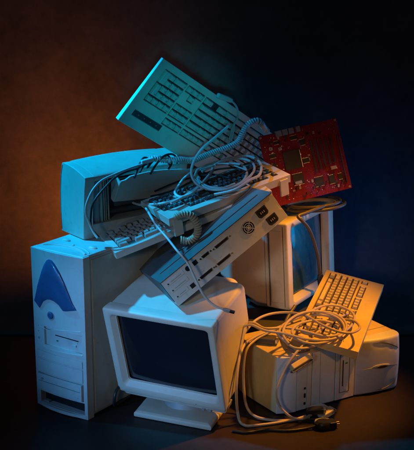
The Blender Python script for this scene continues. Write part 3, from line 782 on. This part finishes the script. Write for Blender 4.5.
# ------------------------------------------------------------------ circuit board
def circuit_board():
    t = thing('circuit_board', 'red circuit board dotted with chips, leaning upright at upper right of the pile', 'circuit board', TR((.2078, .8423, .4904), (1.38, -.2106, .161)))
    L, W = .250, .222
    hol = [(.058, .094, .118, .178)]
    g = G(); g.box(0, L, 0, W, -.0016, 0); g.make('board', M['board'], t, bevel=.0004, seg=1)
    def add(name, m, x0, x1, y0, y1, z1, bv=.0004, par=t):
        g = G(); g.box(x0, x1, y0, y1, .0001, z1); return g.make(name, m, par, bevel=bv, seg=1)
    add('processor_socket', M['chip'], .060, .112, .100, .158, .005)
    add('socket_lever', M['metal'], .113, .1145, .100, .155, .006)
    # expansion slots across the right-hand side
    for k in range(5):
        s_ = add('expansion_slot', M['slot'], .150+.0155*k, .1565+.0155*k, .075+.004*k, .172, .0045)
        add('contact_slit', M['chip'], .1525+.0155*k, .154+.0155*k, .080+.004*k, .167, .005, 0, s_)
    for (x, y, w_, h_) in ((.120, .165, .018, .018), (.118, .110, .020, .014), (.020, .148, .020, .012), (.042, .186, .016, .010), (.095, .188, .022, .012),
                           (.140, .030, .028, .028), (.185, .028, .018, .026), (.075, .050, .034, .034), (.215, .035, .014, .018), (.020, .100, .016, .030)):
        c = add('chip', M['chip'], x, x+w_, y, y+h_, .0025)
        g = G()
        n = int(w_/.0025)
        for k in range(n):
            g.box(x+.001+.0025*k, x+.0018+.0025*k, y-.0016, y, .0001, .0012); g.box(x+.001+.0025*k, x+.0018+.0025*k, y+h_, y+h_+.0016, .0001, .0012)
        g.make('pins', M['metal'], c, smooth=False)
    rnd = random.Random(3)
    for k in range(34):
        w_, h_ = rnd.choice(((.009, .006), (.006, .009), (.007, .005))); x, y = rnd.uniform(.008, L-.02), rnd.uniform(.008, W-.016)
        if (.056 < x+w_ and x < .116 and .09 < y+h_ and y < .162) or (.146 < x+w_ and .07 < y+h_ and y < .176): continue
        add('small_chip', M[rnd.choice(('chip', 'slot', 'chip', 'tan'))], x, x+w_, y, y+h_, .0016, 0)
    for k in range(16):
        x, y = rnd.uniform(.01, L-.014), rnd.choice((rnd.uniform(.185, .214), rnd.uniform(.01, .06)))
        g = G(); g.cyl((x, y, 0), (0, 0, 1), .0032, .0085, 14); c = g.make('capacitor', M['chip'], t)
        g = G(); g.cyl((x, y, .0085), (0, 0, 1), .0029, .0004, 14); g.make('cap_top', M['slot'], c)
    for k in range(95):
        x, y = rnd.uniform(.006, L-.008), rnd.uniform(.006, W-.008)
        if .150 < x < .226 and .07 < y < .175: x, y = rnd.uniform(.006, .14), rnd.uniform(.16, W-.008)
        w_, h_ = rnd.choice(((.0032, .0016), (.0016, .0032), (.0022, .0022)))
        add('resistor', M[rnd.choice(('white', 'tan', 'chip', 'metal'))], x, x+w_, y, y+h_, .0012, 0)
    for (x, y) in ((.024, .172), (.052, .166)):
        c = add('crystal', M['white'], x, x+.010, y, y+.0085, .004); add('crystal_mark', M['ink'], x+.003, x+.006, y+.003, y+.006, .0043, 0, c)
    add('header', M['tan'], .197, .215, .070, .080, .010, .001); add('header', M['tan'], .078, .100, .052, .061, .010, .001)
    for k in range(2): add('memory_slot', M['slot'], .236-.0, .2395, .02, .17, .006) if k == 0 else None
    # ports along the upper edge
    for (x0, x1, hh) in ((.052, .070, .018), (.073, .090, .014), (.093, .108, .018), (.118, .130, .012)):
        g = G(); g.box(x0, x1, W-.014, W+.004, .0001, hh); p = g.make('edge_connector', M['grey'], t, bevel=.0006, seg=1)
        g = G(); g.box(x0+.003, x1-.003, W+.0041, W+.0046, .003, hh-.003); g.make('opening', M['hole'], p, smooth=False)
    for (x, y) in ((.006, .006), (L-.006, .006), (.006, W-.006), (L-.006, W-.006), (.125, .215)):
        g = G(); g.cyl((x, y, .0001), (0, 0, 1), .0036, .0003, 16); g.make('mounting_pad', M['tan'], t)
    return t
circuit_board()

# ------------------------------------------------------------------ cables
def cable(label, pts, r, mat, n=10, name='cable', cat='cable', sub=8, plugs=None, group=None):
    g = G(); g.tube(catmull(pts, sub), r, n); o = g.make(name, M[mat]); tag(o, label, cat, group); return o
def plug(parent, name, P0, P1, w, h, mat, bv=.0012, up=(0, 0, 1), taper=1.):
    P0, P1 = Vector(P0), Vector(P1); d = P1-P0; l = d.length; d.normalize()
    x = d.cross(Vector(up)).normalized(); z = x.cross(d).normalized()
    m = Matrix((x, d, z)).transposed().to_4x4(); m.translation = P0
    g = G()
    g.loft([[(-w/2*taper, 0, -h/2*taper), (w/2*taper, 0, -h/2*taper), (w/2*taper, 0, h/2*taper), (-w/2*taper, 0, h/2*taper)],
            [(-w/2, l*.35, -h/2), (w/2, l*.35, -h/2), (w/2, l*.35, h/2), (-w/2, l*.35, h/2)],
            [(-w/2, l, -h/2), (w/2, l, -h/2), (w/2, l, h/2), (-w/2, l, h/2)]])
    return g.make(name, M[mat], parent, bevel=bv, W=m)

# cord from the lower keyboards down across the slim computer to the front monitor
A_ = [(-.205,.770,.530),(-.200,.690,.545),(-.185,.620,.556),(-.168,.540,.562),(-.150,.460,.559),(-.134,.440,.540),(-.106,.395,.521),(-.080,.330,.508),(-.051,.312,.478),(-.030,.300,.437),(-.012,.292,.402),(.006,.288,.380),(.025,.283,.367),(.043,.280,.362)]
c = cable('grey cord hanging over the slim computer, its black tip on the front monitor', A_, .0032, 'cable')
plug(c, 'plug', (.040, .281, .362), (.060, .277, .357), .010, .009, 'grey', taper=.6); plug(c, 'plug_tip', (.060, .277, .357), (.072, .274, .3545), .008, .0075, 'black', .001)
# loops lying on the keyboard with its feet out
LA = [(-.100,.520,.586),(-.075,.545,.592),(-.040,.590,.603),(0,.66,.622),(.018,.730,.636),(-.001,.744,.638),(-.024,.726,.634),(-.037,.674,.622),(-.023,.63,.614),(.004,.595,.607),(.057,.596,.611),(.098,.62,.621),(.115,.68,.635),(.101,.737,.646),(.060,.755,.646),(.022,.751,.643),(-.015,.713,.632)]
cable('light grey cord wound in a wide loop on the keyboard with its feet out', LA, .0040, 'cable')
LB = [(.020,.560,.600),(.075,.565,.612),(.120,.600,.632),(.150,.640,.639),(.157,.703,.653),(.143,.75,.662),(.107,.779,.665),(.05,.755,.656),(.022,.727,.648)]
cable('short light grey cord arching over the right side of the cord loops', LB, .0040, 'cable')
LC = [(.060,.66,.775),(.019,.62,.747),(-.014,.60,.722),(-.036,.60,.689),(-.044,.60,.657),(-.036,.60,.630),(-.010,.60,.610),(.030,.61,.612)]
cable('light grey cord rising in a tall arc before the big tilted keyboard', LC, .0040, 'cable')
LD = [(-.020,.700,.640),(.012,.722,.646),(.034,.734,.650),(.059,.729,.651),(.082,.710,.649),(.115,.675,.644)]
cable('thin pale cord crossing inside the cord loops', LD, .0024, 'cable')
LE = [(-.188,.712,.571),(-.215,.723,.568),(-.233,.710,.564),(-.233,.682,.560),(-.216,.64,.558),(-.188,.600,.560),(-.155,.560,.572),(-.116,.525,.585),(-.075,.55,.592),(-.048,.577,.599),(-.011,.603,.607)]
cable('grey cord bending back under the paper flap and across the keyboard end', LE, .0034, 'cable')
LF = [(-.010,.800,.625),(-.035,.735,.632),(-.067,.67,.620),(-.083,.615,.608),(-.090,.579,.600),(-.073,.553,.595),(-.041,.575,.601),(-.013,.632,.617),(.012,.696,.634),(.015,.736,.642),(-.005,.739,.640),(-.026,.727,.636),(-.032,.684,.627),(-.017,.632,.618),(.008,.595,.613),(.045,.584,.613),(.079,.607,.620)]
cable('pale cord bent in a narrow leaf shaped loop on the keyboard with its feet out', LF, .0040, 'cable')
LG = [(-.029,.671,.625),(-.017,.616,.616),(.014,.578,.610),(.059,.577,.613),(.105,.615,.625),(.136,.683,.641),(.132,.74,.653),(.098,.774,.657),(.045,.769,.652),(-.003,.742,.643),(-.031,.700,.634),(-.022,.65,.626)]
cable('light grey cord lying in the outermost ring on the keyboard with its feet out', LG, .0036, 'cable')
for k, (pts, lb) in enumerate((([( -.160,.600,.585),(-.120,.620,.590),(-.070,.650,.603),(-.02,.700,.622),(.03,.73,.634),(.09,.73,.642),(.14,.76,.655)], 'dark cord under the pale cord loops, running along the keys'),
                 ([(-.15,.640,.590),(-.10,.680,.603),(-.05,.70,.615),(.02,.69,.628),(.07,.65,.628),(.13,.70,.645)], 'black cord half hidden beneath the pale cord loops'))):
    cable(lb, pts, .0028, 'cableblack')
# coiled cord in front of the top keyboard
g = G(); g.coil([(.180,.80,.735),(.168,.775,.750),(.156,.72,.774),(.142,.71,.783),(.119,.71,.771),(.104,.71,.748),(.090,.71,.721),(.061,.70,.706),(.023,.69,.695),(-.006,.68,.686),(-.044,.66,.676),(-.077,.64,.683),(-.112,.63,.683),(-.147,.62,.690),(-.161,.62,.689)], .0072, .0024, .0062)
o = g.make('coiled_cord', M['cable']); tag(o, 'long coiled cord stretched across the foot of the big tilted keyboard', 'coiled cord')
plug(o, 'plug', (-.150,.615,.690), (-.185,.600,.683), .014, .012, 'cable', .003)
c = cable('short cord with a grey plug hooked over the edge of the big tilted keyboard', [(.055,.735,.843),(.073,.748,.832),(.088,.760,.810),(.089,.765,.781),(.077,.765,.757),(.070,.765,.728),(.060,.760,.700)], .0030, 'cable')
plug(c, 'plug', (.073,.748,.834), (.030,.730,.853), .018, .016, 'cable', .004, taper=.8); plug(c, 'plug', (.080,.763,.765), (.068,.765,.712), .012, .011, 'cable', .004, taper=.6)
g = G(); g.coil([(-.085,.462,.560),(-.071,.462,.568),(-.049,.462,.568),(-.033,.462,.554),(-.025,.462,.531),(-.030,.462,.508),(-.049,.462,.494),(-.072,.462,.497)], .0085, .0030, .0066)
o = g.make('coiled_cord', M['cablebeige']); tag(o, 'fat coiled cord curling below the rear edge of the footed keyboard', 'coiled cord')
# cords on the printer
cable('pale cord looping down the left of the printer opening', [(-.300,.470,.500),(-.312,.478,.515),(-.323,.483,.540),(-.330,.478,.563),(-.330,.479,.586),(-.322,.483,.610),(-.309,.493,.633),(-.288,.509,.652),(-.252,.535,.665),(-.220,.560,.673),(-.185,.60,.677),(-.160,.63,.680)], .0034, 'cable')
cable('black cord looping beside the pale one on the printer', [(-.296,.474,.500),(-.310,.483,.512),(-.319,.488,.530),(-.319,.490,.557),(-.314,.494,.587),(-.300,.504,.610),(-.279,.521,.632),(-.258,.537,.651),(-.231,.557,.663),(-.197,.60,.666),(-.169,.635,.672)], .0030, 'cableblack')
cable('thin black wire tangled above the paper flap, leftmost of three', [(-.205,.590,.640),(-.196,.600,.662),(-.187,.610,.684),(-.176,.620,.693),(-.163,.630,.682),(-.169,.625,.663),(-.155,.635,.678),(-.135,.645,.690),(-.118,.655,.678),(-.107,.665,.662)], .0030, 'cableblack')
cable('thin black wire tangled above the paper flap, middle of three', [(-.190,.595,.655),(-.173,.605,.680),(-.148,.620,.692),(-.126,.635,.688),(-.112,.645,.694),(-.101,.650,.672),(-.110,.640,.655)], .0030, 'cableblack')
cable('thin black wire tangled above the paper flap, rightmost of three', [(-.160,.600,.650),(-.145,.615,.672),(-.125,.620,.695),(-.104,.635,.700),(-.090,.650,.690),(-.085,.645,.670)], .0030, 'cableblack')

# thick cable coiled on the right-hand monitor, and its drop over the screen
def ellipse(cx, cy, z, rx, ry, a0, a1, n, tilt=0., ang=0.):
    out = []
    for k in range(n+1):
        a = math.radians(a0+(a1-a0)*k/n); x, y = rx*math.cos(a), ry*math.sin(a)
        out.append((cx+x*math.cos(ang)-y*math.sin(ang), cy+x*math.sin(ang)+y*math.cos(ang), z+tilt*x))
    return out
R1 = ellipse(.335, .905, .482, .098, .070, 200, 560, 16, .05, .2)
R2 = ellipse(.330, .900, .492, .088, .062, 200, 400, 12, .05, .25)
c = cable('thick dark cable coiled on the right-hand monitor below the red board', R1+R2, .0056, 'cablethick', 12, sub=5)
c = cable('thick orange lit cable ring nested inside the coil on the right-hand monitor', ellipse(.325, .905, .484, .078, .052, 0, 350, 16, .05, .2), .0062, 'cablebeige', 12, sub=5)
DR = [(.385,.870,.494),(.345,.830,.492),(.300,.790,.486),(.275,.770,.481),(.287,.765,.468),(.305,.790,.443),(.320,.815,.412),(.333,.838,.376),(.345,.853,.334),(.352,.862,.296),(.356,.868,.262)]
c = cable('thick dark cable hanging in front of the blue screen with a black plug', DR, .0056, 'cablethick', 12)
p = plug(c, 'plug', (.356, .868, .268), (.364, .862, .215), .022, .019, 'black', .004, up=(0, 1, 0), taper=.6)
# cable tangle on the yellowed keyboard
K1 = [(.082,.600,.100),(.086,.560,.180),(.102,.500,.235),(.130,.455,.258),(.159,.420,.255),(.211,.432,.252),(.261,.429,.246),(.326,.409,.236),(.376,.444,.232),(.416,.513,.237),(.421,.567,.245),(.390,.603,.253),(.345,.599,.258),(.297,.550,.258),(.258,.504,.256),(.212,.449,.254),(.195,.400,.245)]
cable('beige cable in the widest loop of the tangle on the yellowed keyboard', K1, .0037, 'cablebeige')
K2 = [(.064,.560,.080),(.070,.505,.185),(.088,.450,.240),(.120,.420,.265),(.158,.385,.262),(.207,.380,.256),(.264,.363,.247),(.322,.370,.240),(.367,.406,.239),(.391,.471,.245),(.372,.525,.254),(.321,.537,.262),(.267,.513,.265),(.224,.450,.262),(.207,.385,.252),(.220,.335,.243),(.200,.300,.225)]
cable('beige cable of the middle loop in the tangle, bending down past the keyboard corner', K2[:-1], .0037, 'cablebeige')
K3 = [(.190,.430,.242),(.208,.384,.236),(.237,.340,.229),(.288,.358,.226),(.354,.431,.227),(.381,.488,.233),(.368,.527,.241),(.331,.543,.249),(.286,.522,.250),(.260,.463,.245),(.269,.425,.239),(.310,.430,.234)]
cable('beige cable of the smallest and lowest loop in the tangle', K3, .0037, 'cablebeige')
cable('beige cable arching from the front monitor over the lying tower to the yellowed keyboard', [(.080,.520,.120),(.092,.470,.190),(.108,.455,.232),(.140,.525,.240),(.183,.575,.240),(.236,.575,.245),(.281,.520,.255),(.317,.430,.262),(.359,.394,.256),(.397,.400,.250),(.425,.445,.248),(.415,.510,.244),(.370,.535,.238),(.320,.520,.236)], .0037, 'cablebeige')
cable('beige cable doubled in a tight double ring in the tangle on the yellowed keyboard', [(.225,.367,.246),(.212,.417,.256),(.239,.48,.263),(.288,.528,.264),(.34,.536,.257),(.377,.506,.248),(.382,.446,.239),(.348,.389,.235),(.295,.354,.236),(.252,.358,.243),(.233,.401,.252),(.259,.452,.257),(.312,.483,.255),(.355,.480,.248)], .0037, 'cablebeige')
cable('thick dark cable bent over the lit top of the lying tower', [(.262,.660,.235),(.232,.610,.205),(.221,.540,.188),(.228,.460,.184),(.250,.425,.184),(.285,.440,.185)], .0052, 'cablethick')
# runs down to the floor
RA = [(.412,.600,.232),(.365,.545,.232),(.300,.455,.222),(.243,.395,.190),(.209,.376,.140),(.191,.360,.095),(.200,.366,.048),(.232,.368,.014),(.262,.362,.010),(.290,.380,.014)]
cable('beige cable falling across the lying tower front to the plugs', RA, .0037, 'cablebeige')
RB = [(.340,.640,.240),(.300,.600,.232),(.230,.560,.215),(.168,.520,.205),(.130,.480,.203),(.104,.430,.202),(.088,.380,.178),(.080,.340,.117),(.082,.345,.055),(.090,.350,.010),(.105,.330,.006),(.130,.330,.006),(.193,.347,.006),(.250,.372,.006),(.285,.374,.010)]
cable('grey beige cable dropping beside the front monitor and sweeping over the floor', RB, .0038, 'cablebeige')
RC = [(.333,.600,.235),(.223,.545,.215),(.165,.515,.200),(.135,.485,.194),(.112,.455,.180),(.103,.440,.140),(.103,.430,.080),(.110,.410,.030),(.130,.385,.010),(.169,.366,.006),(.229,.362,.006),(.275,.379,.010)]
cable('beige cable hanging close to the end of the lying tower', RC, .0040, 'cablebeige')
# connectors
t = thing('cable_connector', 'beige screw connector on its side against the drive covers of the lying tower', 'connector', TR((.232, .384, .150)))
d = Vector((.060, .036, .024)).normalized()
hd = plug(t, 'hood', (.232, .384, .151), (.287, .417, .173), .016, .026, 'lamplit', .003, up=(.3, -.6, .7))
plug(t, 'thumbscrew', (.229, .378, .142), (.237, .383, .145), .006, .006, 'metal', .001); plug(t, 'thumbscrew', (.282, .409, .163), (.292, .415, .167), .006, .006, 'metal', .001)
plug(t, 'shell', (.235, .376, .143), (.283, .405, .163), .006, .010, 'metal', .001, up=(.3, -.6, .7))
def dsub(label, P0, P1, w, h, mat, screws=True):
    P0, P1 = Vector(P0), Vector(P1)
    t = thing('cable_connector', label, 'connector', TR(P0))
    plug(t, 'hood', P0, P1, w, h, mat, .003, taper=.7)
    dd = (P1-P0).normalized(); x = dd.cross(Vector((0, 0, 1))).normalized()
    plug(t, 'shell', P1, P1+dd*.007, w*.72, h*.6, 'metal', .001)
    if screws:
        for s in (-1, 1):
            q = P1+x*s*w*.42; plug(t, 'thumbscrew', q-dd*.012, q+dd*.008, .005, .005, 'metal', .001)
    return t
dsub('beige connector at the foot of the lying tower, farthest back of the floor plugs', (.284, .396, .016), (.330, .420, .018), .034, .017, 'cream')
dsub('upright beige connector leaning on the lying tower above the black plug', (.312, .368, .014), (.346, .392, .024), .030, .015, 'cream')
dsub('grey connector lying at the front of the floor plugs', (.296, .346, .010), (.338, .338, .011), .028, .013, 'grey')
dsub('black connector in the middle of the floor plugs', (.276, .372, .030), (.322, .372, .032), .026, .016, 'black', False)
# round black mains plug on the floor
t = thing('mains_plug', 'round black mains plug lying at the front of the floor plugs', 'plug', TR((.335, .315, 0)))
g = G(); g.loft([[(.318+r*math.cos(a*PI/14), .322+r*.8*math.sin(a*PI/14), z) for a in range(28)] for r, z in ((.018, .001), (.024, .006), (.024, .018), (.018, .024))]); g.make('body', M['black'], t, W=Matrix.Identity(4))
plug(t, 'face', (.330, .322, .013), (.350, .328, .013), .030, .020, 'black', .002)
for s in (-.006, .006): plug(t, 'pin', (.350, .328+s, .013), (.362, .331+s, .013), .004, .004, 'metal', .0005)
cable('black mains lead trailing over the floor to the round plug', [(.300,.318,.012),(.270,.312,.006),(.220,.300,.005),(.160,.305,.005),(.110,.290,.005),(.070,.300,.005)], .0040, 'cableblack')
# black flat plug on the lying tower
t = thing('cable_connector', 'dark flat connector lying on the lit top of the lying tower', 'connector', TR((.14, .53, .176)))
plug(t, 'hood', (.138, .520, .186), (.195, .503, .186), .030, .018, 'darkgrey', .004)
plug(t, 'shell', (.195, .503, .186), (.203, .501, .186), .022, .010, 'metal', .001)
# black lead at the left of the front monitor
cable('short black lead curling behind the lower left corner of the front monitor', [(-.225,.520,.006),(-.250,.480,.006),(-.262,.450,.010),(-.262,.435,.034),(-.255,.445,.060),(-.235,.480,.075)], .0045, 'cableblack')
cable('thin dark cord fallen across the lid of the slim computer', [(-.10,.50,.448),(-.06,.48,.470),(-.01,.50,.498),(.03,.48,.524),(.07,.50,.546)], .0026, 'cableblack')

GROUPS = {'keyboard': 'keyboards piled among the scrap', 'monitor': 'old tube monitors in the pile', 'computer tower': 'computer towers at the base of the pile',
          'cable': 'loose cables over the pile', 'coiled cord': 'coiled keyboard cords', 'connector': 'loose connectors at the lower right'}
for o_ in bpy.data.objects:
    if o_.parent is None and o_.get('category') in GROUPS: o_['group'] = GROUPS[o_['category']]

# ------------------------------------------------------------------ camera
cam = bpy.data.cameras.new('camera'); co = bpy.data.objects.new('camera', cam); COL.objects.link(co)
cam.sensor_fit = 'VERTICAL'; cam.sensor_height = 36; cam.lens = 36*1089.7/450; cam.clip_end = 60; cam.clip_start = .05
co.location = (0, -2.4, 1.32995); co.rotation_euler = (PI/2-.26966, 0, 0)
sc.camera = co

# ------------------------------------------------------------------ lamps
def lamp(name, kind, loc, target, col, power, size=.3, size_y=None, spot=60, blend=.6):
    l = bpy.data.lights.new(name, kind); l.color = col; l.energy = power
    if kind == 'AREA':
        l.shape = 'RECTANGLE'; l.size = size; l.size_y = size_y or size
    else:
        l.shadow_soft_size = size; l.spot_size = math.radians(spot); l.spot_blend = blend
    o = bpy.data.objects.new(name, l); COL.objects.link(o); o.location = loc
    o.rotation_euler = (Vector(target)-Vector(loc)).to_track_quat('-Z', 'Y').to_euler()
    return o
CY = (.0, .45, 1.); ORG = (1., .35, .005)
lamp('cyan_key', 'SPOT', (-1.66, .82, 2.20), (-.21, .58, .58), CY, 460, .05, spot=23, blend=.8)
lamp('cyan_top', 'SPOT', (-1.70, -.25, 2.10), (.02, .66, .66), (.0, .42, 1.), 150, .04, spot=11, blend=.8)
lamp('teal_key', 'SPOT', (.0, -2.38, 1.20), (-.07, .77, .815), (.0, .57, .80), 165, .05, spot=7.0, blend=1.)
lamp('blue_front', 'SPOT', (-2.05, -1.55, 1.0), (-.19, .42, .22), (.05, .38, 1.), 215, .12, spot=14, blend=.8)
lamp('soft_key', 'SPOT', (-.9, -2.5, 1.3), (-.03, .44, .27), (1., .95, .86), 74, .20, spot=16, blend=1.)
lamp('orange_side', 'SPOT', (1.05, .68, 1.95), (.27, .55, .20), ORG, 262, .05, spot=25, blend=.8)
lamp('warm_front', 'SPOT', (1.35, -1.7, 1.20), (.34, .62, .35), (1., .42, .12), 58, .08, spot=18, blend=1.)
lamp('soft_fill', 'AREA', (-.3, -2.2, 1.5), (0, .5, .25), (.60, .62, .66), .9, .6)
lamp('blue_screen_fill', 'AREA', (1.40, 1.05, .30), (.33, .88, .33), (.0, .40, 1.), 1.25, .6, .7)  # lamp added out of view for the blue reflection in the right-hand screen
bpy.data.objects['blue_screen_fill'].data.spread = math.radians(75)
lamp('backdrop_orange', 'SPOT', (-.38, 1.10, .32), (-.56, 1.42, .50), (1., .25, .03), 12, .08, spot=145, blend=1.)
lamp('backdrop_blue', 'SPOT', (.50, 1.14, .22), (.62, 1.42, .36), (.0, .17, 1.), 1.2, .08, spot=160, blend=1.)

w = bpy.data.worlds.new('World'); sc.world = w; w.use_nodes = True
w.node_tree.nodes['Background'].inputs['Color'].default_value = (.35, .4, .55, 1)
w.node_tree.nodes['Background'].inputs['Strength'].default_value = .0015
sc.view_settings.view_transform = 'Standard'; sc.view_settings.look = 'None'; sc.view_settings.exposure = 0; sc.view_settings.gamma = 1
sc.cycles.max_bounces = 6
